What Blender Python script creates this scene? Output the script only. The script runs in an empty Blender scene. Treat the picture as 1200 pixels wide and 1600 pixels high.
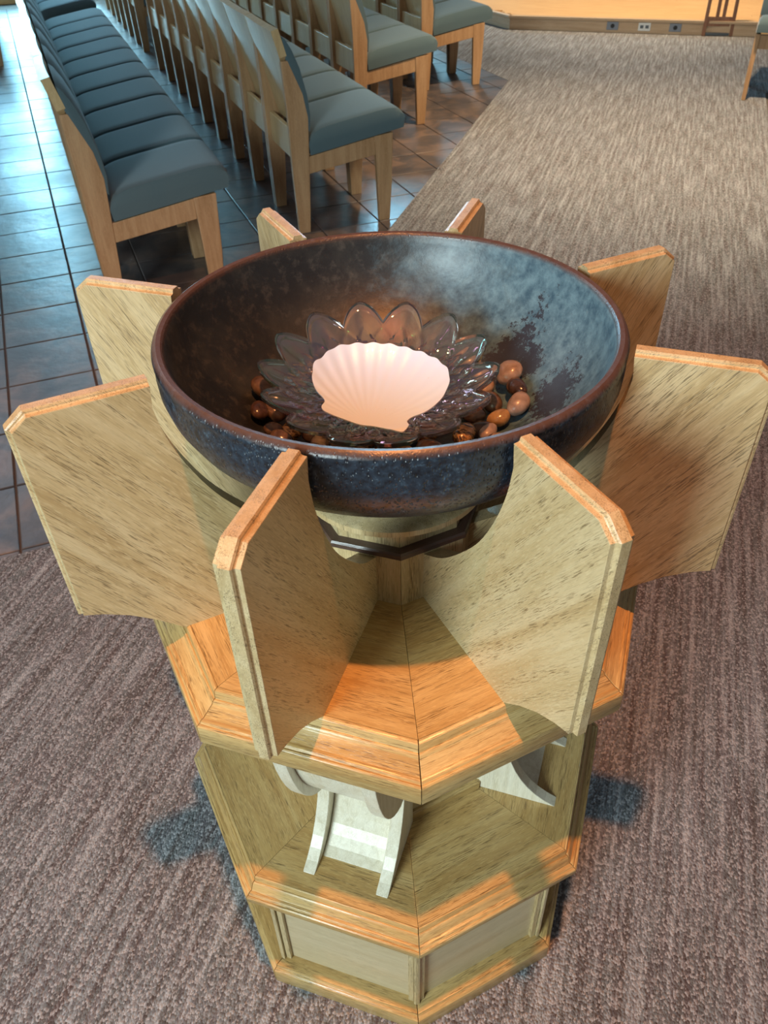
import bpy, bmesh, math, random
from mathutils import Vector, Matrix
random.seed(7)
C = bpy.context.scene.collection
scene = bpy.context.scene
PI = math.pi
def R(d): return math.radians(d)

# ------------------------------------------------------------ camera
S = 0.28
cam_d = bpy.data.cameras.new('camera'); cam = bpy.data.objects.new('camera', cam_d); C.objects.link(cam)
scene.camera = cam
cam_d.sensor_fit = 'VERTICAL'; cam_d.sensor_height = 24.0; cam_d.lens = 24.0 * 1284.17 / 1600.0
cam_d.clip_start = 0.02; cam_d.clip_end = 60
_p, _y, _r = R(-39.6998), R(0.3988), R(-1.7767)
_F = Vector((math.sin(_y)*math.cos(_p), math.cos(_y)*math.cos(_p), math.sin(_p)))
_rt = Vector((math.cos(_y), -math.sin(_y), 0)); _up = _rt.cross(_F)
_R = _rt*math.cos(_r) + _up*math.sin(_r); _U = -_rt*math.sin(_r) + _up*math.cos(_r)
cam.matrix_world = Matrix(((_R.x, _U.x, -_F.x, -0.0691*S), (_R.y, _U.y, -_F.y, -3.2179*S), (_R.z, _U.z, -_F.z, 5.9231*S), (0, 0, 0, 1)))
cam_d.dof.use_dof = True; cam_d.dof.focus_distance = 1.12; cam_d.dof.aperture_fstop = 9.0

# ------------------------------------------------------------ world, exposure
scene.view_settings.view_transform = 'Standard'; scene.view_settings.look = 'None'
scene.view_settings.gamma = 1.0; scene.view_settings.use_curve_mapping = False
scene.view_settings.exposure = 0.0
w = bpy.data.worlds.new('world'); scene.world = w; w.use_nodes = True
bg = w.node_tree.nodes['Background']; bg.inputs[0].default_value = (0.86, 0.88, 0.88, 1); bg.inputs[1].default_value = 0.13

# ------------------------------------------------------------ lights
def spot(name, loc, target, energy, col, angle, blend, radius):
    l = bpy.data.lights.new(name, 'SPOT'); l.energy = energy; l.color = col; l.spot_size = R(angle); l.spot_blend = blend
    l.shadow_soft_size = radius
    o = bpy.data.objects.new(name, l); C.objects.link(o); o.location = loc
    o.rotation_euler = (Vector(target)-Vector(loc)).to_track_quat('-Z', 'Y').to_euler(); return o
def area(name, loc, target, energy, col, sx, sy):
    l = bpy.data.lights.new(name, 'AREA'); l.energy = energy; l.color = col; l.shape = 'RECTANGLE'; l.size = sx; l.size_y = sy
    o = bpy.data.objects.new(name, l); C.objects.link(o); o.location = loc
    o.rotation_euler = (Vector(target)-Vector(loc)).to_track_quat('-Z', 'Y').to_euler(); return o
spot('ceiling_spot_font', (0.03, -0.80, 4.5), (0.0, 0.0, 0.6), 560, (1.0, 0.36, 0.115), 70, 0.5, 0.05)
spot('ceiling_spot_aisle', (1.8, 4.3, 4.6), (2.0, 5.0, 0), 1800, (1.0, 0.71, 0.43), 80, 1.0, 0.15)
spot('ceiling_spot_platform', (3.2, 8.3, 4.6), (3.0, 10.2, 0.1), 1600, (1.0, 0.74, 0.46), 84, 0.9, 0.15)
area('side_window_light', (-2.3, -3.1, 2.3), (0.0, 0.1, 0.8), 180, (0.80, 0.98, 1.0), 1.3, 1.4)
area('left_high_area_light', (-5.5, 6.5, 4.2), (-1.0, 5.5, 0), 85, (0.70, 0.85, 1.0), 4.0, 1.5)  # broad cool area lamp, high on the left of the chair rows

# ------------------------------------------------------------ material helpers
def srgb(r, g, b):
    f = lambda c: (c/12.92 if c <= 0.04045 else ((c+0.055)/1.055)**2.4)
    return (f(r/255), f(g/255), f(b/255), 1)
class NT:
    def __init__(s, name):
        s.m = bpy.data.materials.new(name); s.m.use_nodes = True; s.t = s.m.node_tree; s.b = s.t.nodes['Principled BSDF']
        s.out = s.t.nodes['Material Output']
    def n(s, typ, **kw):
        x = s.t.nodes.new(typ)
        for k, v in kw.items():
            if k.startswith('i_'):
                key = k[2:]; key = int(key) if key.isdigit() else key
                x.inputs[key].default_value = v
            else: setattr(x, k, v)
        return x
    def l(s, a, b): s.t.links.new(a, b)
    def coord(s, rot=(0, 0, 0), scale=(1, 1, 1), kind='Object', loc=(0, 0, 0)):
        tc = s.n('ShaderNodeTexCoord'); mp = s.n('ShaderNodeMapping'); mp.inputs['Rotation'].default_value = rot
        mp.inputs['Scale'].default_value = scale; mp.inputs['Location'].default_value = loc
        s.l(tc.outputs[kind], mp.inputs['Vector']); return mp.outputs[0]
    def noise(s, vec, scale, detail=3, rough=0.5, dist=0.0):
        x = s.n('ShaderNodeTexNoise'); x.inputs['Scale'].default_value = scale; x.inputs['Detail'].default_value = detail
        x.inputs['Roughness'].default_value = rough; x.inputs['Distortion'].default_value = dist; s.l(vec, x.inputs['Vector']); return x.outputs['Fac']
    def ramp(s, fac, stops, interp='LINEAR'):
        x = s.n('ShaderNodeValToRGB'); x.color_ramp.interpolation = interp; e = x.color_ramp.elements
        while len(e) < len(stops): e.new(0.5)
        for i, (p, c) in enumerate(stops):
            e[i].position = p; e[i].color = c if len(c) == 4 else (*c, 1)
        s.l(fac, x.inputs[0]); return x.outputs[0]
    def mix(s, fac, a, b, mode='MIX'):
        x = s.n('ShaderNodeMix', data_type='RGBA', blend_type=mode)
        for v, i in ((fac, 0), (a, 6), (b, 7)):
            if hasattr(v, 'links') or isinstance(v, bpy.types.NodeSocket): s.l(v, x.inputs[i])
            else: x.inputs[i].default_value = v
        return x.outputs[2]
    def math(s, op, a, b=0.0, c=None, clamp=False):
        x = s.n('ShaderNodeMath', operation=op, use_clamp=clamp)
        for v, i in ((a, 0), (b, 1), (c, 2)):
            if v is None: continue
            if isinstance(v, bpy.types.NodeSocket): s.l(v, x.inputs[i])
            else: x.inputs[i].default_value = v
        return x.outputs[0]
    def bump(s, h, strength, dist=0.001):
        x = s.n('ShaderNodeBump'); x.inputs['Strength'].default_value = strength; x.inputs['Distance'].default_value = dist
        s.l(h, x.inputs['Height']); s.l(x.outputs[0], s.b.inputs['Normal'])
g4 = lambda v: (v, v, v, 1)

def wood(name, light, mid, dark, rot=(0, 0, 0), rough=0.38, pore=0.9, sc=1.0, bands=1.0, coat=0.25):
    """oak: long axis of the grain is the mapped X axis"""
    t = NT(name)
    v = t.coord(rot=rot)
    def st(sx, sy): # stretched copy
        mp = t.n('ShaderNodeMapping'); mp.inputs['Scale'].default_value = (sx, sy, sy); t.l(v, mp.inputs['Vector']); return mp.outputs[0]
    oi = t.n('ShaderNodeObjectInfo')
    ad = t.n('ShaderNodeVectorMath', operation='ADD'); t.l(v, ad.inputs[0])
    cb = t.n('ShaderNodeCombineXYZ'); rnd = t.math('MULTIPLY', oi.outputs['Random'], 13.0)
    for i in range(3): t.l(rnd, cb.inputs[i])
    t.l(cb.outputs[0], ad.inputs[1]); v = ad.outputs[0]
    b1 = t.noise(st(1.5, 16*bands), 2.2*sc, 3, 0.55, 0.6)
    b2 = t.noise(st(6, 130*bands), 1.6*sc, 2, 0.6)
    col = t.ramp(b1, [(0.30, dark), (0.48, mid), (0.66, light)])
    col = t.mix(t.math('MULTIPLY', t.ramp(b2, [(0.38, g4(1)), (0.62, g4(0))]), 0.35), col, mid)
    p = t.noise(st(20, 560), 2.0*sc, 2, 0.6)
    pm = t.ramp(p, [(0.535, g4(0)), (0.60, g4(1))])
    pb = t.noise(st(3, 60), 2.0*sc, 1, 0.5)
    pm2 = t.math('MULTIPLY', pm, t.ramp(pb, [(0.40, g4(0.25)), (0.58, g4(0.9))]))
    pcol = tuple(c*0.36 for c in dark[:3]) + (1,)
    col = t.mix(t.math('MULTIPLY', pm2, pore), col, pcol)
    ff = t.noise(st(30, 240), 2.2*sc, 2, 0.5)
    col = t.mix(t.ramp(ff, [(0.56, g4(0)), (0.66, g4(0.45))]), col, tuple(min(1, c*1.12) for c in light[:3])+(1,))
    t.l(col, t.b.inputs['Base Color'])
    t.b.inputs['Roughness'].default_value = rough
    t.b.inputs['Coat Weight'].default_value = coat; t.b.inputs['Coat Roughness'].default_value = 0.22
    t.bump(t.math('SUBTRACT', 1.0, pm2), 0.35, 0.0006)
    return t.m
OL, OM, OD = (0.62, 0.51, 0.30, 1), (0.53, 0.41, 0.215, 1), (0.43, 0.31, 0.145, 1)
M = {}
M['oak_fin'] = wood('oak_fin', OL, OM, OD, rot=(0, R(55), 0))
M['oak_board'] = wood('oak_board', (0.60, 0.43, 0.185, 1), (0.51, 0.335, 0.125, 1), (0.40, 0.235, 0.075, 1), rot=(0, 0, R(-22.5)), rough=0.34, coat=0.25)
M['oak_panel'] = wood('oak_panel', (0.60, 0.50, 0.32, 1), (0.56, 0.46, 0.285, 1), (0.52, 0.41, 0.24, 1), rot=(0, 0, R(-22.5)), pore=0.2)
M['oak_vert'] = wood('oak_vert', OL, OM, OD, rot=(0, R(90), 0))
M['oak_pale'] = wood('oak_pale', (0.80, 0.76, 0.62, 1), (0.72, 0.67, 0.52, 1), (0.62, 0.56, 0.40, 1), rot=(0, R(90), 0), pore=0.25, bands=2.5)
M['dark_wood'] = wood('dark_wood', (0.10, 0.060, 0.045, 1), (0.075, 0.042, 0.032, 1), (0.05, 0.028, 0.022, 1), rot=(0, 0, R(-22.5)), pore=0.3)
M['chair_wood'] = wood('chair_wood', (0.52, 0.33, 0.175, 1), (0.44, 0.26, 0.13, 1), (0.36, 0.20, 0.09, 1), rot=(0, R(90), 0), rough=0.42, pore=0.25)
M['chair_ply'] = wood('chair_ply', (0.62, 0.47, 0.26, 1), (0.54, 0.39, 0.20, 1), (0.47, 0.32, 0.155, 1), rot=(0, R(90), 0), rough=0.30, pore=0.2)
M['platform_wood'] = wood('platform_wood', (0.80, 0.52, 0.24, 1), (0.72, 0.43, 0.18, 1), (0.62, 0.33, 0.12, 1), rough=0.35, pore=0.1)
M['riser_wood'] = wood('riser_wood', (0.58, 0.43, 0.28, 1), (0.52, 0.37, 0.23, 1), (0.46, 0.31, 0.18, 1), rough=0.45, pore=0.15)
M['stand_wood'] = wood('stand_wood', (0.34, 0.17, 0.10, 1), (0.27, 0.125, 0.07, 1), (0.2, 0.09, 0.05, 1), rot=(0, R(90), 0), rough=0.45, pore=0.2)

def mat_simple(name, col, rough=0.5, metal=0.0, **kw):
    t = NT(name); t.b.inputs['Base Color'].default_value = col; t.b.inputs['Roughness'].default_value = rough; t.b.inputs['Metallic'].default_value = metal
    for k, v in kw.items(): t.b.inputs[k].default_value = v
    return t.m
def mat_fabric():
    t = NT('teal_fabric'); v = t.coord()
    n1 = t.noise(v, 900, 2, 0.6); n2 = t.noise(v, 6, 2, 0.5)
    c = t.mix(n1, (0.035, 0.085, 0.115, 1), (0.095, 0.155, 0.175, 1))
    c = t.mix(t.math('MULTIPLY', n2, 0.25), c, (0.14, 0.16, 0.15, 1))
    t.l(c, t.b.inputs['Base Color']); t.b.inputs['Roughness'].default_value = 0.9
    t.b.inputs['Sheen Weight'].default_value = 0.25; t.b.inputs['Sheen Roughness'].default_value = 0.5
    t.bump(n1, 0.4, 0.0008); return t.m
M['fabric'] = mat_fabric()
def mat_carpet():
    t = NT('loop_carpet'); v = t.coord(rot=(0, 0, R(19.3)))   # mapped Y runs along the aisle
    def st(sx, sy):
        mp = t.n('ShaderNodeMapping'); mp.inputs['Scale'].default_value = (sx, sy, 1); t.l(v, mp.inputs['Vector']); return mp.outputs[0]
    s1 = t.noise(st(62, 2.6), 1.0, 2, 0.5)          # streaks
    s2 = t.noise(st(85, 5), 1.0, 2, 0.55)
    rows = t.noise(st(10, 120), 1.0, 1, 0.5)
    vo = t.n('ShaderNodeTexVoronoi'); vo.inputs['Scale'].default_value = 1.0; t.l(st(260, 190), vo.inputs['Vector'])
    loop = vo.outputs['Distance']
    sp = t.n('ShaderNodeSeparateColor'); t.l(vo.outputs['Color'], sp.inputs[0]); cell = sp.outputs[0]
    c = t.ramp(s1, [(0.32, (0.105, 0.096, 0.094)), (0.46, (0.155, 0.170, 0.178)), (0.56, (0.215, 0.235, 0.254)), (0.70, (0.32, 0.345, 0.365))])
    c = t.mix(t.ramp(s2, [(0.40, g4(0.50)), (0.54, g4(0))]), c, (0.110, 0.085, 0.090, 1))
    c = t.mix(t.ramp(cell, [(0.58, g4(0)), (0.92, g4(0.50))]), c, (0.52, 0.52, 0.54, 1))
    c = t.mix(t.ramp(cell, [(0.05, g4(0.50)), (0.32, g4(0))]), c, (0.055, 0.045, 0.05, 1))
    t.l(c, t.b.inputs['Base Color']); t.b.inputs['Roughness'].default_value = 0.95
    t.b.inputs['Specular IOR Level'].default_value = 0.15
    h = t.math('SUBTRACT', t.math('MULTIPLY', rows, 0.6), loop)
    t.bump(h, 0.8, 0.003); return t.m
M['carpet'] = mat_carpet()
def mat_tile():
    t = NT('slate_tile'); v = t.coord(kind='Generated'); tc = t.coord()
    oi = t.n('ShaderNodeObjectInfo')
    geo = t.n('ShaderNodeNewGeometry')
    n1 = t.noise(geo.outputs['Position'], 5.5, 4, 0.6, 0.8); n2 = t.noise(geo.outputs['Position'], 1.6, 2, 0.5)
    c = t.ramp(n1, [(0.32, (0.040, 0.040, 0.048)), (0.46, (0.075, 0.063, 0.062)), (0.58, (0.155, 0.110, 0.090)), (0.72, (0.24, 0.155, 0.105))])
    c = t.mix(t.math('MULTIPLY', oi.outputs['Random'], 0.6), c, (0.085, 0.075, 0.075, 1))
    t.l(c, t.b.inputs['Base Color'])
    t.l(t.ramp(n2, [(0.35, g4(0.30)), (0.65, g4(0.40))]), t.b.inputs['Roughness'])
    t.b.inputs['Specular IOR Level'].default_value = 0.8
    t.bump(t.noise(geo.outputs['Position'], 14, 4, 0.6), 0.5, 0.004); return t.m
M['tile'] = mat_tile()
M['grout'] = mat_simple('grout', (0.10, 0.085, 0.075, 1), 0.9)
M['plaster'] = mat_simple('plaster', (0.55, 0.47, 0.36, 1), 0.8)

def mat_bowl():
    t = NT('bowl_glaze'); v = t.coord()
    sx = t.n('ShaderNodeSeparateXYZ'); t.l(v, sx.inputs[0]); X, Y, Z = sx.outputs
    rr = t.math('SQRT', t.math('ADD', t.math('MULTIPLY', X, X), t.math('MULTIPLY', Y, Y)))
    # inside colours
    n1 = t.noise(v, 9, 5, 0.65, 0.3); n2 = t.noise(v, 60, 4, 0.7); n3 = t.noise(v, 26, 5, 0.75, 0.4)
    base = t.ramp(n1, [(0.3, (0.007, 0.008, 0.010)), (0.5, (0.013, 0.015, 0.017)), (0.7, (0.034, 0.037, 0.034))])
    base = t.mix(t.ramp(n2, [(0.52, g4(0)), (0.7, g4(0.35))]), base, (0.10, 0.10, 0.09, 1))
    # pale teal on the right-hand wall: mineral stain plus glossy reflection painted in
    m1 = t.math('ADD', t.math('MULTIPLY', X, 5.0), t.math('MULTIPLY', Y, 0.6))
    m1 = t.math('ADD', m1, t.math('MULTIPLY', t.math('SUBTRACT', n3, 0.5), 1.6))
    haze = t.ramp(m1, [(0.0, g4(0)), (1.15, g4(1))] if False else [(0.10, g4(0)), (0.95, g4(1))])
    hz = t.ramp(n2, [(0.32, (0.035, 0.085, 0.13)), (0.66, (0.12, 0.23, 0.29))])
    # dark blotches
    def blob(cx, cy, rx, ry, ang):
        dx = t.math('SUBTRACT', X, cx); dy = t.math('SUBTRACT', Y, cy)
        ca, sa = math.cos(R(ang)), math.sin(R(ang))
        a = t.math('DIVIDE', t.math('ADD', t.math('MULTIPLY', dx, ca), t.math('MULTIPLY', dy, sa)), rx)
        b = t.math('DIVIDE', t.math('SUBTRACT', t.math('MULTIPLY', dy, ca), t.math('MULTIPLY', dx, sa)), ry)
        d = t.math('SQRT', t.math('ADD', t.math('MULTIPLY', a, a), t.math('MULTIPLY', b, b)))
        return t.math('SUBTRACT', 1.0, d)
    b1 = blob(0.155, 0.100, 0.075, 0.040, 25); b2 = blob(0.205, -0.015, 0.060, 0.034, 70); b3 = blob(0.100, 0.110, 0.045, 0.035, 0)
    b4 = blob(0.19, 0.075, 0.02, 0.03, 0)
    bb = t.math('MAXIMUM', t.math('MAXIMUM', b1, b2), t.math('MAXIMUM', b3, b4))
    nn = t.noise(v, 75, 6, 0.8)
    bl = t.math('ADD', bb, t.math('MULTIPLY', t.math('SUBTRACT', nn, 0.5), 3.2))
    blm = t.ramp(bl, [(0.26, g4(0)), (0.34, g4(1))])
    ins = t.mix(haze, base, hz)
    ins = t.mix(t.math('MULTIPLY', blm, 0.93), ins, (0.022, 0.022, 0.034, 1))
    # copper coloured rim where the glaze thins
    out = t.ramp(t.noise(v, 130, 3, 0.7), [(0.35, (0.005, 0.007, 0.012)), (0.6, (0.018, 0.032, 0.052)), (0.75, (0.06, 0.10, 0.14))])
    zr = t.math('ADD', Z, t.math('MULTIPLY', t.math('SUBTRACT', n3, 0.5), 0.006))
    at = t.n('ShaderNodeAttribute'); at.attribute_name = 'inside'
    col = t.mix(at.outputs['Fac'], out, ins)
    rimm = t.ramp(zr, [(0.0, g4(0)), (1.0, g4(1))]); 
    rm = t.n('ShaderNodeMapRange'); rm.inputs['From Min'].default_value = 1.204; rm.inputs['From Max'].default_value = 1.2105; t.l(zr, rm.inputs['Value'])
    col = t.mix(t.math('MULTIPLY', rm.outputs[0], 0.5), col, (0.17, 0.080, 0.042, 1))
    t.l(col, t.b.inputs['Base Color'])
    rg = t.mix(at.outputs['Fac'], g4(0.33), g4(0.42)); t.l(rg, t.b.inputs['Roughness'])
    t.b.inputs['Specular IOR Level'].default_value = 0.6
    st = t.n('ShaderNodeMapping'); st.inputs['Scale'].default_value = (1, 1, 0.6); t.l(v, st.inputs['Vector'])
    vo = t.n('ShaderNodeTexVoronoi'); vo.inputs['Scale'].default_value = 270; t.l(st.outputs[0], vo.inputs['Vector'])
    pit = t.ramp(vo.outputs['Distance'], [(0.12, g4(0)), (0.38, g4(1))])
    pit = t.math('MULTIPLY', pit, t.math('SUBTRACT', 1.0, t.math('MAXIMUM', at.outputs['Fac'], rm.outputs[0])))
    h = t.math('ADD', pit, t.math('MULTIPLY', n2, 0.5))
    t.bump(h, 0.6, 0.0015); return t.m
M['bowl'] = mat_bowl()
def mat_pebble(name, a, b, stripes=False, rough=0.22):
    t = NT(name); v = t.coord()
    n = t.noise(v, 45 if not stripes else 20, 4, 0.6, 2.5 if stripes else 0.8)
    c = t.ramp(n, [(0.35, a), (0.65, b)]) if not stripes else t.ramp(n, [(0.40, a), (0.47, b), (0.52, a), (0.60, b)])
    t.l(c, t.b.inputs['Base Color']); t.b.inputs['Roughness'].default_value = rough
    t.b.inputs['Coat Weight'].default_value = 0.4; t.b.inputs['Coat Roughness'].default_value = 0.1
    t.bump(t.noise(v, 260, 3, 0.6), 0.15, 0.001); return t.m
PEB = [mat_pebble('pebble_chestnut', (0.060, 0.038, 0.028, 1), (0.17, 0.110, 0.075, 1)),
       mat_pebble('pebble_tan', (0.22, 0.16, 0.13, 1), (0.40, 0.33, 0.28, 1), rough=0.35),
       mat_pebble('pebble_ochre', (0.24, 0.14, 0.055, 1), (0.42, 0.28, 0.12, 1)),
       mat_pebble('pebble_banded', (0.05, 0.026, 0.014, 1), (0.40, 0.24, 0.09, 1), True),
       mat_pebble('pebble_umber', (0.03, 0.016, 0.012, 1), (0.09, 0.050, 0.035, 1))]
def mat_glass():
    t = NT('iridescent_glass'); b = t.b
    b.inputs['Base Color'].default_value = (1.0, 0.985, 0.97, 1); b.inputs['Transmission Weight'].default_value = 1.0
    b.inputs['Roughness'].default_value = 0.03; b.inputs['IOR'].default_value = 1.58
    v = t.coord(); n = t.noise(v, 10, 2, 0.5)
    mr = t.n('ShaderNodeMapRange'); mr.inputs['To Min'].default_value = 300; mr.inputs['To Max'].default_value = 760; t.l(n, mr.inputs['Value'])
    b.inputs['Transmission Weight'].default_value = 0.985; t.l(mr.outputs[0], b.inputs['Thin Film Thickness']); b.inputs['Thin Film IOR'].default_value = 2.4
    return t.m
M['glass'] = mat_glass()
def mat_shell():
    t = NT('scallop'); v = t.coord()
    n = t.noise(v, 14, 4, 0.5); n2 = t.noise(v, 110, 3, 0.6)
    sx = t.n('ShaderNodeSeparateXYZ'); t.l(v, sx.inputs[0])
    mr = t.n('ShaderNodeMapRange'); mr.inputs['From Min'].default_value = 0.0; mr.inputs['From Max'].default_value = 0.09; t.l(sx.outputs[1], mr.inputs['Value'])
    c = t.mix(mr.outputs[0], (0.70, 0.80, 0.80, 1), (0.60, 0.75, 0.98, 1))
    c = t.mix(t.math('MULTIPLY', n, 0.25), c, (0.72, 0.80, 0.88, 1))
    c = t.mix(t.ramp(n2, [(0.70, g4(0)), (0.76, g4(0.4))]), c, (0.62, 0.46, 0.34, 1))
    t.l(c, t.b.inputs['Base Color']); t.b.inputs['Roughness'].default_value = 0.35
    t.b.inputs['Subsurface Weight'].default_value = 0.15; t.b.inputs['Subsurface Radius'].default_value = (0.006, 0.004, 0.003)
    t.b.inputs['Coat Weight'].default_value = 0.2
    return t.m
M['shell'] = mat_shell()
M['steel'] = mat_simple('grey_plate', (0.22, 0.25, 0.30, 1), 0.45, 0.3)
M['black'] = mat_simple('black_plastic', (0.01, 0.01, 0.012, 1), 0.4)
M['white'] = mat_simple('white_plastic', (0.75, 0.80, 0.80, 1), 0.4)
M['grey'] = mat_simple('grey_metal', (0.12, 0.14, 0.16, 1), 0.4, 0.6)
M['brass'] = mat_simple('metal_hook', (0.45, 0.38, 0.28, 1), 0.35, 0.9)
def mat_window():
    t = NT('lit_window_pane'); v = t.coord(kind='Generated')
    n = t.noise(v, 2.2, 3, 0.6)
    c = t.ramp(n, [(0.35, (0.10, 0.42, 0.75)), (0.5, (0.28, 0.66, 0.85)), (0.7, (0.55, 0.82, 0.90))])
    t.l(c, t.b.inputs['Emission Color']); t.b.inputs['Emission Strength'].default_value = 26.0
    t.b.inputs['Base Color'].default_value = (0.1, 0.2, 0.25, 1); t.b.inputs['Roughness'].default_value = 0.1
    return t.m
M['window'] = mat_window()

# ------------------------------------------------------------ mesh helpers
def mesh_obj(name, verts, faces, mat, parent=None, loc=(0, 0, 0), rot=(0, 0, 0), smooth=False, bevel=0.0, seg=2):
    me = bpy.data.meshes.new(name); me.from_pydata([tuple(v) for v in verts], [], faces); me.update()
    bm = bmesh.new(); bm.from_mesh(me); bmesh.ops.remove_doubles(bm, verts=bm.verts, dist=1e-6)
    bmesh.ops.recalc_face_normals(bm, faces=bm.faces)
    if bevel > 0:
        ed = [e for e in bm.edges if len(e.link_faces) == 2 and e.calc_face_angle(0) > R(35)]
        bmesh.ops.bevel(bm, geom=ed, offset=bevel, segments=seg, profile=0.5, affect='EDGES', clamp_overlap=True)
    bm.to_mesh(me); bm.free()
    if smooth:
        for p in me.polygons: p.use_smooth = True
        try: me.set_sharp_from_angle(angle=R(38))
        except Exception: pass
    if mat: me.materials.append(mat)
    o = bpy.data.objects.new(name, me); C.objects.link(o); o.location = loc; o.rotation_euler = rot
    if parent: o.parent = parent
    return o
def share(src, name, parent, loc=(0, 0, 0), rot=(0, 0, 0)):
    o = src.copy(); o.name = name; C.objects.link(o); o.location = loc; o.rotation_euler = rot; o.parent = parent; return o
def tag(o, label=None, cat=None, group=None, kind=None):
    if label: o['label'] = label
    if cat: o['category'] = cat
    if group: o['group'] = group
    if kind: o['kind'] = kind
    return o
def empty(name, loc=(0, 0, 0), rz=0.0):
    o = bpy.data.objects.new(name, None); C.objects.link(o); o.location = loc; o.rotation_euler = (0, 0, rz); o.empty_display_size = 0.05; return o
def copy_tree(o, parent=None):
    c = o.copy(); C.objects.link(c); c.parent = parent
    for ch in [x for x in o.children]: copy_tree(ch, c)
    return c
def box(x0, x1, y0, y1, z0, z1):
    v = [(x, y, z) for x in (x0, x1) for y in (y0, y1) for z in (z0, z1)]
    return v, [(0, 1, 3, 2), (4, 6, 7, 5), (0, 4, 5, 1), (2, 3, 7, 6), (0, 2, 6, 4), (1, 5, 7, 3)]
def prism_xz(poly, y0, y1):
    n = len(poly); v = [(x, y0, z) for x, z in poly] + [(x, y1, z) for x, z in poly]
    f = [tuple(range(n)), tuple(range(2*n-1, n-1, -1))] + [(i, (i+1) % n, n+(i+1) % n, n+i) for i in range(n)]
    return v, f
def join(*parts):
    V, Fc = [], []
    for v, f in parts:
        k = len(V); V += list(v); Fc += [tuple(i+k for i in q) for q in f]
    return V, Fc
def pol(r, a, z=0.0):
    a = R(a); return (r*math.sin(a), -r*math.cos(a), z)
def sector(profile, gap=0.0006, a0=0.0, a1=45.0):
    """closed (r_vertex, z) profile swept along one side of the octagon, mitred ends"""
    n = len(profile); V = []
    for a, s in ((a0, 1), (a1, -1)):
        am = (a0+a1)/2
        tx, ty = math.cos(R(am)), math.sin(R(am))
        for r, z in profile:
            x, y, _ = pol(r, a); V.append((x+s*gap*tx, y+s*gap*ty, z))
    f = [tuple(range(n)), tuple(range(2*n-1, n-1, -1))] + [(i, (i+1) % n, n+(i+1) % n, n+i) for i in range(n)]
    return V, f
def octo(name, profile, mat, parent, seg_name=None, gap=0.0006, bevel=0.0, **kw):
    V, Fc = sector(profile, gap); base = mesh_obj(name, V, Fc, mat, parent, bevel=bevel, smooth=bevel > 0)
    for k in range(1, 8): share(base, name, parent, rot=(0, 0, R(45*k)))
    return base
def lathe(profile, n=96):
    V, Fc = [], []
    for i in range(n):
        a = 2*PI*i/n
        for r, z in profile: V.append((r*math.cos(a), r*math.sin(a), z))
    m = len(profile)
    for i in range(n):
        j = (i+1) % n
        for k in range(m-1): Fc.append((i*m+k, j*m+k, j*m+k+1, i*m+k+1))
    return V, Fc

# ------------------------------------------------------------ setting geometry
AX = R(19.3)
ua = Vector((math.sin(AX), math.cos(AX)))            # along the aisle, towards the platform
na = Vector((math.cos(AX), -math.sin(AX)))           # across the aisle, to the right
def ais(n, a): p = na*n + ua*a; return (p.x, p.y)
ROW = R(20.0)
ur = Vector((-math.sin(ROW), math.cos(ROW))); nr = Vector((math.cos(ROW), math.sin(ROW)))
def line_x(p, d, q, e):
    den = d.x*e.y-d.y*e.x; t = ((q[0]-p[0])*e.y-(q[1]-p[1])*e.x)/den; return (p[0]+d.x*t, p[1]+d.y*t)
e1 = (-1.10, 0.965)
A1 = line_x(e1, nr, (0.12, 3.52), ua)
A2 = (1.20, 6.75)
A0 = (e1[0]-nr.x*6.0, e1[1]-nr.y*6.0)
A3 = (A2[0]+ur.x*6.6, A2[1]+ur.y*6.6)
def mir(p):
    v = Vector(p); n = v.dot(na); a = v.dot(ua); return ais(-0.16-n, a)
B0, B1, B2, B3 = mir(A0), mir(A1), mir(A2), mir(A3)
def slab_poly(name, poly, z0, z1, mat, parent=None):
    n = len(poly); V = [(x, y, z0) for x, y in poly]+[(x, y, z1) for x, y in poly]
    f = [tuple(range(n-1, -1, -1)), tuple(range(n, 2*n))] + [(i, (i+1) % n, n+(i+1) % n, n+i) for i in range(n)]
    return mesh_obj(name, V, f, mat, parent)
floor = slab_poly('floor', [(-9, -4.5), (9, -4.5), (9, 16), (-9, 16)], -0.08, -0.008, M['grout']); tag(floor, kind='structure')
car = slab_poly('carpet', [(-8.5, -4), (8.5, -4), B0 if B0[1] < 0 else (8.5, -3.0), B1, B2, B3, A3, A2, A1, A0], -0.0075, 0.0, M['carpet'])
tag(car, 'mottled grey brown streaked loop carpet under the font and along the aisle', 'carpet')

# slate tiles, each its own piece of the floor
def clip(poly, p, d, keep_left=True):
    out = []
    def side(q): s = d.x*(q[1]-p[1])-d.y*(q[0]-p[0]); return s if keep_left else -s
    for i in range(len(poly)):
        a, b = poly[i], poly[(i+1) % len(poly)]; sa, sb = side(a), side(b)
        if sa >= 0: out.append(a)
        if (sa >= 0) != (sb >= 0):
            t = sa/(sa-sb); out.append((a[0]+(b[0]-a[0])*t, a[1]+(b[1]-a[1])*t))
    return out
def tile_geo(poly, h):
    n = len(poly); cx = sum(p[0] for p in poly)/n; cy = sum(p[1] for p in poly)/n
    ins = []
    for x, y in poly:
        d = math.hypot(x-cx, y-cy); k = max(0, (d-0.004)/d) if d else 1; ins.append((cx+(x-cx)*k, cy+(y-cy)*k))
    V = [(x, y, -0.0078) for x, y in poly]+[(x, y, h-0.0015) for x, y in poly]+[(x, y, h) for x, y in ins]
    f = [tuple(range(2*n, 3*n))]
    for L in (0, 1):
        f += [(L*n+i, L*n+(i+1) % n, (L+1)*n+(i+1) % n, (L+1)*n+i) for i in range(n)]
    return V, f
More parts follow.
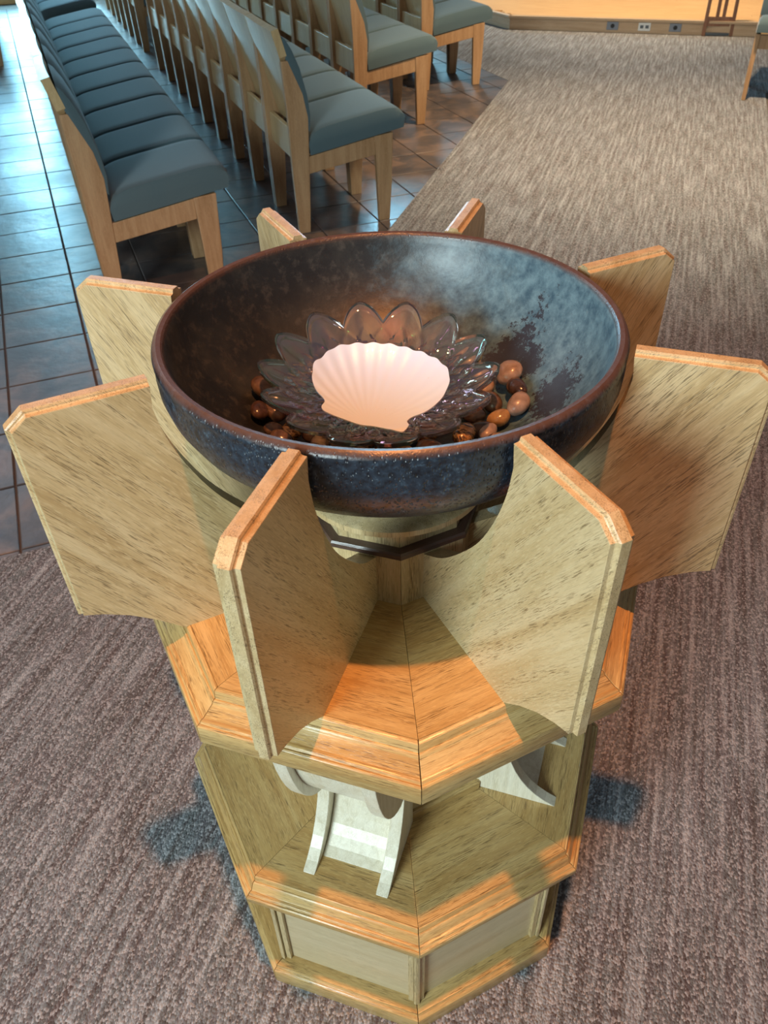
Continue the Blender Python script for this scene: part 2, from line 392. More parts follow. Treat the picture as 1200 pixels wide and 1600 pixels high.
def area_of(p): return abs(sum(p[i][0]*p[(i+1) % len(p)][1]-p[(i+1) % len(p)][0]*p[i][1] for i in range(len(p))))/2 if len(p) > 2 else 0
tiles = []
TN, TU, G = 0.33, 0.345, 0.0035
camxy = Vector((-0.02, -0.9))
for i in range(-22, 12):
    for j in range(-2, 34):
        n0 = -0.383+TN*i; u0 = 4.75-TU*12+TU*j
        q = [(n0+G, u0+G), (n0+TN-G, u0+G), (n0+TN-G, u0+TU-G), (n0+G, u0+TU-G)]
        poly = [(nr.x*a+ur.x*b, nr.y*a+ur.y*b) for a, b in q]
        poly = clip(poly, e1, nr); poly = clip(poly, (0.12-0.004, 3.52), ua) if poly else poly
        poly = clip(poly, A2, ur) if poly else poly
        if poly and area_of(poly) > 4e-4:
            cx = sum(p[0] for p in poly)/len(poly); cy = sum(p[1] for p in poly)/len(poly)
            # frame test: bearing from the camera
            dx, dy = cx-camxy.x, cy-camxy.y
            if -0.47-max(0, 5.0-dy)*.22 < dx/max(dy, .1) < 0.30 and cy < 12.3 and cy > 0.8: tiles.append((math.hypot(dx, dy), poly))
# mirrored side: one small corner is in view
for i in range(0, 8):
    for j in range(0, 26):
        n0 = -0.383-4.0+TN*i*-1+4.0; u0 = 4.75-TU*12+TU*j
        q = [(n0+G, u0+G), (n0+TN-G, u0+G), (n0+TN-G, u0+TU-G), (n0+G, u0+TU-G)]
        poly = [(nr.x*a+ur.x*b, nr.y*a+ur.y*b) for a, b in q]
        poly = clip(poly, (0.12-0.004, 3.52), ua); poly = clip(poly, A2, ur) if poly else poly; poly = clip(poly, e1, nr) if poly else poly
        if poly and area_of(poly) > 4e-4:
            poly = [mir(p) for p in poly][::-1]
            cx = sum(p[0] for p in poly)/len(poly); cy = sum(p[1] for p in poly)/len(poly)
            if 2.2 < cx < 4.4 and 4.2 < cy < 7.5: tiles.append((20+cx, poly))
tiles.sort(key=lambda t: t[0] if t[0] < 15 else 0)
rt = random.Random(3)
rest = ([], [])
for k, (d, poly) in enumerate(tiles):
    geo = tile_geo(poly, rt.uniform(-0.0012, 0.0006)-0.0005)
    if k < 300:
        o = mesh_obj('tile', *geo, M['tile'], floor)
    else: rest = join(rest, geo)
if rest[0]:
    o = mesh_obj('tile_field', *rest, M['tile'], floor); tag(o, kind='stuff')

# back wall beyond the tiled aisle, with window
wd = Vector((0.95, 0.31)).normalized(); wn = Vector((-wd.y, wd.x)); wo = Vector((-4.775, 11.86))
wang = math.atan2(wd.y, wd.x)
wl = empty('wall_back', (wo.x, wo.y, 0), wang); tag(wl, kind='structure')
WL, WR, WT = -0.50, 1.3, 3.5
V, Fc = join(box(-4, WL, 0, .15, 0, 5), box(WL, WR, 0, .15, 0, .25), box(WL, WR, 0, .15, WT, 5), box(WR, 4.5, 0, .15, 0, 5))
mesh_obj('wall_panel', V, Fc, M['plaster'], wl)
bb = mesh_obj('baseboard_back', *box(-4, 4.5, -0.02, 0.0, 0, 0.16), M['platform_wood'], None, (wo.x, wo.y, 0), (0, 0, wang)); tag(bb, kind='structure')
wi = empty('window_1', (wo.x, wo.y, 0), wang); tag(wi, kind='structure')
mesh_obj('window_frame', *join(box(WL, WL+.05, .0, .1, .25, WT), box(WR-.05, WR, .0, .1, .25, WT), box(WL+.05, WR-.05, 0, .1, .25, .3), box(WL+.05, WR-.05, 0, .1, WT-.05, WT), box(WL+.05, WR-.05, 0.02, .06, 2.1, 2.14)), M['chair_wood'], wi)
mesh_obj('pane', *box(WL+.05, WR-.05, 0.05, .06, .3, WT-.05), M['window'], wi)
# unseen tall window added far behind the platform for cyan reflections in the tiles
w2 = empty('added_window', (0.2, 14.6, 0), R(8)); tag(w2, kind='structure')
mesh_obj('window_frame', *join(box(-.5, -.45, 0, .1, 2.3, 5.2), box(.75, .8, 0, .1, 2.3, 5.2), box(-.45, .75, 0, .1, 2.3, 2.35), box(-.45, .75, 0, .1, 5.15, 5.2)), M['chair_wood'], w2)
mesh_obj('pane', *box(-.45, .75, .05, .06, 2.35, 5.15), M['window'], w2)

# platform
pf = empty('platform', (0, 0, 0), 0); tag(pf, kind='structure')
PZ = 0.13
PP = [ais(-1.53, 9.0), ais(4.2, 9.0), ais(4.2, 14.0), ais(-6.2, 14.0), ais(-4.9, 12.37)]
slab_poly('platform_core', [ais(-1.49, 9.02), ais(4.2, 9.02), ais(4.2, 14), ais(-6.2, 14), ais(-4.86, 12.39)], 0.0, PZ-0.02, M['riser_wood'], pf)
def seg_box(p, q, th, z0, z1, name, mat):
    p, q = Vector(p), Vector(q); L = (q-p).length; a = math.atan2((q-p).y, (q-p).x)
    return mesh_obj(name, *box(0, L, 0, th, z0, z1), mat, pf, (p.x, p.y, 0), (0, 0, a), bevel=0.002)
seg_box(ais(-1.53, 9.0), ais(4.2, 9.0), 0.018, 0.0, PZ-0.022, 'riser', M['riser_wood'])
seg_box(ais(-4.9, 12.37), ais(-1.53, 9.0), 0.018, 0.0, PZ-0.022, 'riser', M['riser_wood'])
pq = Vector(ais(-1.53, 9.0))
seg_box(ais(-1.54, 8.982), ais(4.2, 8.982), 0.06, PZ-0.022, PZ, 'nosing', M['riser_wood'])
seg_box(ais(-4.92, 12.36), ais(-1.54, 8.982), 0.06, PZ-0.022, PZ, 'nosing', M['riser_wood'])
# floor boards run across, staggered
rp = random.Random(11); bwid = 0.083; cnt = 0; far = ([], [])
for r_ in range(0, 40):
    a0 = 9.043+r_*bwid; n = max(-1.48-(a0-9.0+bwid)*1.0, -5.2)-rp.uniform(0, .9)
    while n < 4.2:
        L = rp.uniform(0.7, 1.5); n1 = min(n+L, 4.2)
        lo = -1.50-(a0-9.0)
        s0 = max(n, lo)
        if n1-s0 > 0.05:
            p = ais(s0+.0008, a0+.0008)
            geo = box(0, n1-s0-.0016, 0, bwid-.0016, PZ-0.02, PZ)
            if cnt < 170 and r_ < 22:
                mesh_obj('floor_board', *geo, M['platform_wood'], pf, (p[0], p[1], 0), (0, 0, -AX)); cnt += 1
            else:
                ca, sa = math.cos(-AX), math.sin(-AX)
                far = join(far, ([(p[0]+x*ca-y*sa, p[1]+x*sa+y*ca, z) for x, y, z in geo[0]], geo[1]))
        n = n1
if far[0]:
    o = mesh_obj('board_field', *far, M['platform_wood'], pf); tag(o, kind='stuff')
# outlets in the riser
def outlet(n, kind, label):
    p = ais(n, 9.0); t = empty('wall_outlet', (p[0], p[1], 0.062), -AX); tag(t, label, 'outlet')
    if kind == 'white':
        mesh_obj('cover_plate', *box(-.060, .060, -.006, 0, -.036, .036), M['white'], t, bevel=.002)
        for s in (-1, 1):
            g = mesh_obj('socket', *box(s*.026-.016, s*.026+.016, -.009, -.0062, -.014, .014), M['grey'], t, bevel=.003)
    else:
        mesh_obj('cover_plate', *box(-.058, .058, -.006, 0, -.036, .036), M['steel'], t, bevel=.002)
        v, f = lathe([(0.0, -.010), (.018, -.010), (.020, -.0062), (0.0, -.0062)], 20)
        v = [(x, z, y) for x, y, z in v]
        mesh_obj('socket', v, f, M['black'], t)
outlet(-0.47, 'g', 'grey plate with round black socket, left of the three on the platform riser')
outlet(-0.155, 'white', 'white double outlet, middle of the three on the platform riser')
outlet(0.145, 'g', 'grey plate with round black socket, right of the three on the platform riser')
# wooden stand before the platform
st = empty('wooden_stand', (3.495, 8.315, 0), R(-14)); tag(st, 'slim reddish wooden stand in front of the platform riser, top out of frame', 'stand')
for sx in (-1, 1):
    mesh_obj('upright', *join(prism_xz([(sx*.13-.016, 0), (sx*.13+.016, 0), (sx*.115+.014, 1.15), (sx*.115-.014, 1.15)], -.018, .018)), M['stand_wood'], st, bevel=.002)
    mesh_obj('rear_leg', *prism_xz([(sx*.13-.014, 0), (sx*.13+.014, 0), (sx*.115+.012, 1.15), (sx*.115-.012, 1.15)], .0, .03), M['stand_wood'], st, (0, .045, 0)) if False else None
mesh_obj('lower_rail', *box(-.115, .115, -.012, .012, .085, .165), M['stand_wood'], st, bevel=.002)
mesh_obj('upper_rail', *box(-.102, .102, -.012, .012, 1.0, 1.08), M['stand_wood'], st, bevel=.002)
for sx in (-1, 1): mesh_obj('slat', *box(sx*.030-.016, sx*.030+.016, -.009, .009, .165, 1.0), M['stand_wood'], st, bevel=.001)
mesh_obj('base_plate', *box(-.112, .112, -.014, .014, 0.004, .030), M['grey'], st, bevel=.003)
mesh_obj('stand_top', *box(-.17, .17, -.03, .03, 1.15, 1.175), M['stand_wood'], st, bevel=.003)

# ------------------------------------------------------------ chairs (x = facing, y = along the row)
CW = 0.492
def round_pts(pts, n=3):
    out = []
    m = len(pts)
    for i in range(m):
        a, b, c = Vector(pts[i-1]), Vector(pts[i]), Vector(pts[(i+1) % m])
        p = b+(a-b)*0.22; q = b+(c-b)*0.22
        for k in range(n+1):
            t = k/n; v = (1-t)**2*p+2*t*(1-t)*b+t*t*q; out.append((v.x, v.y))
    return out
def make_chair():
    t = empty('row_chair')
    wd_ = M['chair_wood']; y0, y1 = 0.004, CW-0.004; th = 0.030
    stile = [(0, 0), (.060, 0), (.073, .18), (.085, .40), (.094, .57), (.075, .68), (.014, .828), (-.020, .828), (-.010, .60), (-.008, .3)]
    leg = mesh_obj('rear_leg', *prism_xz(stile, 0, th), wd_, t, (0, y0, 0), bevel=.003)
    share(leg, 'rear_leg', t, (0, y1-th, 0))
    fl = mesh_obj('front_leg', *prism_xz([(.458, 0), (.519, 0), (.535, .2), (.545, .448), (.444, .440), (.452, .2)], 0, th), wd_, t, (0, y0, 0), bevel=.003)
    share(fl, 'front_leg', t, (0, y1-th, 0))
    sr = mesh_obj('side_rail', *prism_xz([(.080, .300), (.446, .348), (.446, .438), (.080, .384)], 0, .022), wd_, t, (0, y0+.004, 0), bevel=.002)
    share(sr, 'side_rail', t, (0, y1-.026, 0))
    mesh_obj('front_rail', *box(.505, .528, y0+th, y1-th, .350, .440), wd_, t, bevel=.002)
    # rear rail, tall board under the back
    mesh_obj('back_rail', *box(.012, .036, y0+th, y1-th, .365, .510), M['chair_ply'], t, bevel=.003)
    # bent plywood back: solid top rail, then a thin sheet sloping forward to the seat, slightly hollow across
    V, Fc = [], []; nz, ny = 12, 8
    prof = []
    for i in range(nz+1):
        z = .956-(.956-.50)*i/nz
        if z > .825: xr = -.055+(-.020+.055)*(.956-z)/(.956-.825)
        else: xr = -.020+(.066+.020)*((.825-z)/(.825-.50))**1.0
        tk = .036 if z > .835 else .014
        prof.append((xr, z, tk))
    for j in range(ny+1):
        yw = lambda z: (y0+y1)/2+q*((y1-y0)/2 if z > .822 else (y1-y0)/2-th-.0005); q = (2*j/ny-1); dish = -.005*(1-q*q)
        for xr, z, tk in prof: V.append((xr+dish*min(1, (z-.48)/.25), yw(z), z))
        for xr, z, tk in prof: V.append((xr+tk+dish*min(1, (z-.48)/.25), yw(z), z+.008))
    m = 2*(nz+1)
    for j in range(ny):
        a, b = j*m, (j+1)*m
        for i in range(nz):
            Fc.append((a+i, a+i+1, b+i+1, b+i)); Fc.append((a+nz+1+i, b+nz+1+i, b+nz+2+i, a+nz+2+i))
        Fc.append((a, b, b+nz+1, a+nz+1)); Fc.append((a+nz, a+2*nz+1, b+2*nz+1, b+nz))
    for a in (0, ny*m):
        for i in range(nz): Fc.append((a+i, a+nz+1+i, a+nz+2+i, a+i+1))
    mesh_obj('back_panel', V, Fc, M['chair_ply'], t, smooth=True)
    # back cushion
    c = [(-.006, .932), (.012, .918), (.040, .87), (.072, .79), (.100, .67), (.108, .58), (.100, .50), (.082, .52), (.064, .62), (.024, .78), (.0, .86)]
    mesh_obj('back_cushion', *prism_xz(c, y0+.001, y1-.001), M['fabric'], t, bevel=.006, smooth=True)
    # seat cushion, domed
    V, Fc = [], []; nx, ny = 20, 16
    for j in range(ny+1):
        q = -math.cos(PI*j/ny)
        for i in range(nx+1):
            p = -math.cos(PI*i/nx); fx = (p+1)/2; a = .088+.523*fx
            base = .398+.075*fx
            ex = (1-abs(p)**6); ey = (1-abs(q)**24)
            top = base+.042+.066*(ex**.5)*(ey**.5)
            q_ = math.copysign(1-(1-abs(q))**1.0, q); yy = (y0+y1)/2+q_*(y1-y0+.005)/2
            V.append((a, yy, top))
        for i in range(nx+1):
            fx = (1-math.cos(PI*i/nx))/2; V.append((.094+.510*fx, (y0+y1)/2+q*(y1-y0+.005)/2, .392+.075*fx))
    m = 2*(nx+1)
    for j in range(ny):
        a, b = j*m, (j+1)*m
        for i in range(nx):
            Fc.append((a+i, a+i+1, b+i+1, b+i)); Fc.append((a+nx+1+i, b+nx+1+i, b+nx+2+i, a+nx+2+i))
        Fc.append((a, b, b+nx+1, a+nx+1)); Fc.append((a+nx, a+2*nx+1, b+2*nx+1, b+nx))
    for a in (0, ny*m):
        for i in range(nx): Fc.append((a+i, a+nx+1+i, a+nx+2+i, a+i+1))
    mesh_obj('seat_cushion', V, Fc, M['fabric'], t, smooth=True)
    return t
chair0 = make_chair(); used = [False]
ORD = ['nearest', 'second', 'third', 'fourth', 'fifth', 'sixth', 'seventh', 'eighth', 'ninth', 'tenth', 'eleventh', 'twelfth']
def chair(x, y, rz, label, group, sy=1.0):
    o = chair0 if not used[0] else copy_tree(chair0); used[0] = True
    o.location = (x, y, 0); o.rotation_euler = (0, 0, rz); o.scale = (1, sy, 1); tag(o, label, 'chair', group)
def row(ox, oy, ang, n, desc, group, start=0.0, pitch=CW):
    a = R(ang)
    for k in range(n):
        s = start+k*pitch
        pos = 'nearest' if k == 0 else ('farthest' if k == n-1 else ORD[k]+' nearest')
        chair(ox-math.sin(a)*s, oy+math.cos(a)*s, a, '%s teal-cushioned oak chair %s' % (pos, desc), group, min(1.0, pitch/CW))
row(-1.199, 2.601, 19.8, 10, 'in the front left row, seats towards the viewer', 'front left row of chairs', pitch=.470)
row(-1.199, 2.601, 19.8, 5, 'in the block beyond the front left row', 'chairs beyond the front left row', start=5.20)
row(-0.390, 3.450, 20.1, 9, 'in the middle row seen from behind', 'middle row of chairs')
row(-0.390, 3.450, 20.1, 6, 'in the far block behind the middle row', 'chairs beyond the middle row', start=5.30)
row(-0.075, 5.325, 20.0, 9, 'in the third row, between middle row and last row', 'third row of chairs')
row(0.455, 6.470, 20.0, 8, 'in the last row nearest the platform', 'last row of chairs')
row(-3.95, 7.80, 20.0, 5, 'in the row cut by the left picture edge', 'row at the left edge')
# presider chair at the right edge, facing the font
chair(3.048, 6.353, math.atan2(-.92, -.38), 'chair with blue cushion cut by the right picture edge, facing the font', 'chairs at the right edge')

# ------------------------------------------------------------ the font stand
TH = R(2.69)
font = empty('font_stand', (0, 0, 0), TH)
tag(font, 'tall octagonal oak font stand with eight radiating fins, holding the bowl', 'font')
ro = 1.2969*S; rb = 1.2679*S; zb = 0.1912*S; zbo = 0.148*S
# plinth core and moulding (eight mitred pieces)
octo('plinth_board', [(0.26, 0.0), (ro, 0.0), (ro, zbo), (ro-.004, zbo+.004), (ro-.006, zbo+.0045), (ro-.009, zbo+.009), (rb, zb), (rb-.006, zb), (0.26, zb)], M['oak_board'], font, bevel=.0008)
rl, zl = 1.3478*S, 1.2602*S; rlb, zlb = 1.2862*S, 1.3276*S; rli, zli = 1.261*S, 1.3817*S
rp_ = 0.338   # panel vertex radius
octo('base_panel', [(0.30, zb), (rp_-.010, zb), (rp_-.010, zl-.012), (0.30, zl-.012)], M['oak_panel'], font, gap=.001)
# corner stiles: two slim strips and a reed each side of every corner
def corner_post(r, z0, z1, wdt=.017):
    V, Fc = [], []
    a = R(22.5)
    parts = []
    for s in (-1, 1):
        ang = s*22.5
        tx, ty = math.cos(R(ang)), math.sin(R(ang))      # along that side
        nx_, ny_ = math.sin(R(ang)), -math.cos(R(ang))
        vx, vy = 0.0, -r
        def P(u, d, z): return (vx+s*u*tx+d*nx_, vy+s*u*ty+d*ny_, z)
        for u0, u1, d0, d1 in ((0.0006, .006, -.012, .0), (.0075, wdt, -.012, -.004)):
            v = [P(u, d, z) for u in (u0, u1) for d in (d0, d1) for z in (z0, z1)]
            parts.append((v, [(0, 1, 3, 2), (4, 6, 7, 5), (0, 4, 5, 1), (2, 3, 7, 6), (0, 2, 6, 4), (1, 5, 7, 3)]))
    return join(*parts)
cp = mesh_obj('corner_post', *corner_post(rp_+.002, zb, zl-.012), M['oak_vert'], font, bevel=.0008)
for k in range(1, 8): share(cp, 'corner_post', font, rot=(0, 0, R(45*k)))
# lower tier: moulded edge boards and flat deck wedges
def edge_profile(ro_, zo_, rs_, zs_, ri_, zi_, th, rin):
    return [(rin, zo_-th), (ro_, zo_-th), (ro_, zo_), (ro_-.0025, zo_+.0022), (ro_-.005, zo_+.0018), (ro_-.0065, zo_+.0048), (ro_-.0095, zo_+.0062), (ro_-.012, zo_+.0062),
            (rs_+.001, zs_-.001), (rs_, zs_+.002), (rs_-.003, zs_+.0045), (rs_-.0045, zs_+.004), (rs_-.006, zi_-.002), (ri_, zi_), (rin, zi_)]
octo('edge_moulding', edge_profile(rl, zl, rlb, zlb, rli, zli, .012, rli-.0022), M['oak_board'], font, bevel=.0006)
octo('deck_board', [(0.10, zli-.03), (rli-.0024, zli-.03), (rli-.0024, zli), (0.10, zli)], M['oak_board'], font, gap=.0003)
# lower column
RC = 0.174
rs, zs, ts = 1.3566*S, 2.8848*S, 0.1123*S; rsb, zsb = 1.2514*S, 2.9511*S; ri, zi = 1.2152*S, 3.0218*S
octo('column_board', [(RC-.02, zli), (RC, zli), (RC, zs-ts), (RC-.02, zs-ts)], M['oak_vert'], font, gap=.0003)
octo('column_foot', [(RC, zli), (RC+.008, zli), (RC+.008, zli+.018), (RC+.004, zli+.022), (RC, zli+.022)], M['oak_board'], font, gap=.0003)
# upper slab
octo('edge_moulding', edge_profile(rs, zs, rsb, zsb, ri, zi, ts, ri-.0022), M['oak_board'], font, bevel=.0006)
octo('deck_board', [(0.10, zs-ts+.004), (ri-.0024, zs-ts+.004), (ri-.0024, zi), (0.10, zi)], M['oak_board'], font, gap=.0003)
# upper column, dark ring, capital, round pad
octo('column_board', [(.085, zi), (.4381*S, zi), (.4381*S, .9322), (.085, .9322)], M['oak_vert'], font, gap=.0003)
octo('dark_ring', [(.09, .9322), (.1265, .9322), (.1265, .9385), (.1245, .9418), (.09, .9418)], M['dark_wood'], font, gap=.0)  # ring much darker in tone than the boards around it
octo('capital_board', [(.07, .9418), (.1115, .9418), (.1115, .969), (.07, .969)], M['oak_vert'], font, gap=.0003)
v, f = lathe([(0, .969), (.122, .969), (.128, .974), (.128, .982), (.122, .986), (0, .986)], 64)
mesh_obj('bowl_pad', v, f, M['oak_vert'], font, smooth=True)

# brackets under the upper slab, four
def bracket():
    cav = lambda p0, p1, b, n: [((1-t)**2*p0[0]+2*t*(1-t)*b[0]+t*t*p1[0], (1-t)**2*p0[1]+2*t*(1-t)*b[1]+t*t*p1[1]) for t in [i/n for i in range(n+1)]]
    ap = RC*math.cos(R(22.5)); top = zs-ts; z0 = zli
    low = cav((.297, z0), (.204, .530), (.222, .415), 8)
    upr = cav((.222, .530), (.330, top), (.308, .575), 10)
    side = [(ap, z0)]+low+upr+[(ap, top)]
    lowp = cav((.262, z0), (.178, .530), (.196, .415), 8)
    uprp = cav((.215, .543), (.318, top), (.297, .590), 10)
    pan = [(ap, z0)]+lowp+uprp+[(ap, top)]
    return side, pan
side, pan = bracket()
# prism in local x = radial, y = lateral
proto = {}
for k, ang in enumerate((-22.5, 67.5, 157.5, 247.5)):
    b = empty('bracket', (0, 0, 0), R(ang-90)); b.parent = font
    if k == 0:
        proto['s'] = mesh_obj('side_board', *prism_xz(side, -.010, .010), M['oak_pale'], b, (0, -.055, 0), bevel=.0012)
        proto['p'] = mesh_obj('curved_panel', *prism_xz(pan, -.044, .056), M['oak_pale'], b, (0, 0, 0), bevel=.0005)
        share(proto['s'], 'side_board', b, (0, .067, 0))
    else:
        share(proto['s'], 'side_board', b, (0, -.055, 0)); share(proto['p'], 'curved_panel', b); share(proto['s'], 'side_board', b, (0, .067, 0))

# fins
def fin_outline(d):
    zt = 4.326*S-d; r1 = 1.0229*S
    r2, zc0, r3, r4, z4 = 1.48*S, 4.2714*S, 1.5507*S, 1.535*S, 3.30*S
    # chamfer line from (r2,zt0) to (r3,zc)
    pts = [(r1, zt), (r2-d*.4, zt), (r3-d, zc0-d*.35), (r4-d, z4-d*.0+d*.35)]
    bot = [(.405, .9165), (.375, .8995), (.345, .876), (.314, zi)]
    col = .4381*S*math.cos(R(22.5))
    cut = [(.314*.72+col*.28, zi), (col, zi), (col, .926), (.160, .957), (.205, 1.003), (.240, 1.048), (.266, 1.098), (.282, 1.143), (.289, 1.182)]
    cc = []
    for i in range(len(cut)-1):
        p0, p1, p2, p3 = [Vector(cut[max(0, min(len(cut)-1, i+k))]) for k in (-1, 0, 1, 2)]
        if i < 2: cc.append(tuple(p1)); continue
        if i == 2: p0 = p1*2-p2
        for k in range(4):
            t = k/4; v = .5*((2*p1)+(p2-p0)*t+(2*p0-5*p1+4*p2-p3)*t*t+(3*p1-p0-3*p2+p3)*t**3); cc.append((v.x, v.y))
    cc.append(cut[-1])
    return pts+bot+cc
def fin_mesh():
    T = .0935*S/2
    rings = [(-.0030, T*.42), (-.0010, T*.52), (.0010, T*.54), (.0020, T*.62), (.0026, T*.98), (.0034, T)]
    V, Fc = [], []
    n = len(fin_outline(0)); loops = []
    order = [(d, h) for d, h in reversed(rings)]
    seq = [(d, h) for d, h in order]+[(d, -h) for d, h in rings]
    for d, h in seq:
        loops.append(len(V))
        V += [(r, h, z) for r, z in fin_outline(d)]
    # the cut and bottom edges are square: give their vertices full thickness spacing
    for i in range(len(seq)-1):
        a, b = loops[i], loops[i+1]
        for j in range(n): Fc.append((a+j, a+(j+1) % n, b+(j+1) % n, b+j))
    Fc.append(tuple(range(loops[0], loops[0]+n))); Fc.append(tuple(range(loops[-1]+n-1, loops[-1]-1, -1)))
    return V, Fc
fm = None
for k, (ang, dr) in enumerate(((-22.6, 0), (22.5, 0), (67.5, 0), (112.5, 0), (156.6, 0), (202.5, .001), (247.5, .001), (292.5, .006))):
    lc = pol(dr, ang)
    if fm is None:
        fm = mesh_obj('fin', *fin_mesh(), M['oak_fin'], font, lc, (0, 0, R(ang-90)))
    else: share(fm, 'fin', font, lc, (0, 0, R(ang-90)))

# ------------------------------------------------------------ bowl
inner = [(0, 1.050), (.06, 1.051), (.10, 1.054), (.135, 1.061), (.165, 1.073), (.195, 1.093), (.222, 1.119), (.243, 1.147), (.2565, 1.173), (.2630, 1.197)]
rim = [(.2650, 1.2055), (.2685, 1.2105), (.2735, 1.2115), (.2775, 1.2090), (.2800, 1.2040)]
outer = [(.2795, 1.198), (.2782, 1.192), (.2795, 1.184), (.2788, 1.168), (.2735, 1.148), (.2610, 1.125), (.2370, 1.099), (.2050, 1.074), (.167, 1.050), (.132, 1.030), (.104, 1.015), (.098, .9862), (0, .9862)]
V, Fc = lathe(inner+rim+outer, 128)
bowl = mesh_obj('bowl', V, Fc, M['bowl'], None, smooth=True)
for p in bowl.data.polygons: p.use_smooth = True
ins_at = bowl.data.attributes.new('inside', 'FLOAT', 'POINT')
for i, v in enumerate(bowl.data.vertices):
    r = math.hypot(v.co.x, v.co.y); ins_at.data[i].value = 1.0 if (v.co.z > 1.049 and r < .2672) and any(abs(r-a) < 1e-3 and abs(v.co.z-b) < 1e-3 for a, b in inner+rim[:1]) else 0.0
tag(bowl, 'wide dark glazed ceramic bowl with teal stain and painted sheen inside resting on the font stand', 'bowl')

# pebbles
def bowl_z(r):
    for (r0, z0), (r1, z1) in zip(inner[:-1], inner[1:]):
        if r0 <= r <= r1: return z0+(z1-z0)*(r-r0)/(r1-r0)
    return 1.2
def pebble_mesh(seed, a, b, c):
    rnd = random.Random(seed); V, Fc = [], []; nu, nv = 16, 10
    ph = [rnd.uniform(0, 6.28) for _ in range(4)]
    for j in range(nv+1):
        v_ = PI*j/nv
        for i in range(nu):
            u_ = 2*PI*i/nu
            x, y, z = math.sin(v_)*math.cos(u_), math.sin(v_)*math.sin(u_), math.cos(v_)
            k = 1+.05*math.sin(2*u_+ph[0])*math.sin(v_)+.04*math.sin(3*u_+ph[1])*math.sin(v_)**2+.04*math.cos(2*v_+ph[2])
            V.append((x*a*k, y*b*k, z*c*k))
    for j in range(nv):
        for i in range(nu): Fc.append((j*nu+i, j*nu+(i+1) % nu, (j+1)*nu+(i+1) % nu, (j+1)*nu+i))
    return V, Fc
pk = [0]
def pebble(x, y, sz, mat, label, group='polished pebbles in the bowl', lift=0.0, rz=None, flat=.62):
    pk[0] += 1; rnd = random.Random(pk[0]*17)
    a = sz*rnd.uniform(.95, 1.1); b = sz*rnd.uniform(.72, .88); c = sz*flat
    r = math.hypot(x, y); sl = math.atan2(bowl_z(r+.005)-bowl_z(max(r-.005, 0)), .01); z = bowl_z(r)+(c*1.08+.0015)/math.cos(sl)+lift+math.sin(sl)*.004+(.011 if (y < -.05 and r > .085) else 0)
    o = mesh_obj('pebble', *pebble_mesh(pk[0], a, b, c), PEB[mat], None, smooth=True)
    for p in o.data.polygons: p.use_smooth = True
    slope = math.atan2(bowl_z(r+.005)-bowl_z(max(r-.005, 0)), .01); az = math.atan2(y, x)
    o.location = (x, y, z)
    o.rotation_euler = (Matrix.Rotation(az, 3, 'Z') @ Matrix.Rotation(-slope*.9, 3, 'Y') @ Matrix.Rotation(rnd.uniform(0, 6.28) if rz is None else rz, 3, 'Z')).to_euler()
    tag(o, label, 'pebble', group)
pebble(-.163, .040, .021, 0, 'large chestnut pebble highest at the left of the glass dish')
pebble(-.150, .004, .0175, 0, 'chestnut pebble just below the highest one left of the dish')
pebble(-.128, -.030, .0175, 3, 'dark banded glossy pebble below left of the glass dish')
pebble(-.168, -.004, .015, 4, 'dark umber pebble against the left bowl wall')
pebble(-.149, -.037, .014, 0, 'small chestnut pebble near the bowl rim at lower left')
pebble(.160, .058, .0205, 1, 'long tan brown pebble highest at the right of the dish', rz=.6)
pebble(.166, .026, .017, 4, 'dark umber pebble right of the dish under the long tan one')
pebble(.163, -.008, .019, 1, 'pale tan oval pebble nearest the right bowl wall', rz=1.0)
pebble(.134, .018, .018, 0, 'reddish brown pebble between dish and dark umber pebble')
pebble(.127, .056, .015, 1, 'small pinkish tan pebble beside the right petals')
pebble(.137, -.022, .0165, 2, 'orange ochre pebble at the lower right of the dish')
pebble(.112, -.042, .018, 4, 'dark glossy pebble below right of the dish')
pebble(.088, -.064, .020, 3, 'black and yellow banded pebble at the lower right of the dish')
pebble(.118, -.062, .014, 1, 'tan pebble half hidden by the rim at lower right')
rr_ = random.Random(5); placed = [(-.163, .040), (-.150, .004), (-.128, -.030), (-.168, -.004), (-.149, -.037), (.160, .058), (.166, .026), (.163, -.008), (.134, .018), (.127, .056), (.137, -.022), (.112, -.042), (.088, -.064), (.118, -.062)]
tries = 0; seen = set()
while len(placed) < 66 and tries < 9000:
    tries += 1
    a = rr_.uniform(0, 2*PI); r = math.sqrt(rr_.uniform(.0, .158**2)); x, y = r*math.cos(a), r*math.sin(a)
    if all(math.hypot(x-p, y-q) > .0285 for p, q in placed):
        placed.append((x, y))
        opts = [0, 2, 3, 4, 1]; rr_.shuffle(opts)
        for mt in opts:
            cn = ['chestnut', 'tan', 'ochre', 'banded', 'umber'][mt]
            sec = ['right', 'back right', 'back', 'back left', 'left', 'front left', 'front', 'front right'][int(((a+PI/8) % (2*PI))/(PI/4))]
            if y < -.075 or (y < -.04 and r > .12): lb = '%s pebble showing between dish and bowl rim, %s side' % (cn, sec)
            elif r > .135: lb = '%s pebble beyond the petal tips, %s side of the dish' % (cn, sec)
            elif r > .085: lb = '%s pebble seen through the petals, %s of the glass dish' % (cn, sec)
            elif r > .04: lb = '%s pebble under the shell, %s of the dish centre' % (cn, sec)
            else: lb = '%s pebble hidden under the centre of the dish, %s' % (cn, sec)
            if lb not in seen: break
        if lb in seen: continue
        seen.add(lb)
        pebble(x, y, rr_.uniform(.0150, .0175), mt, lb, 'pebbles around and under the dish')

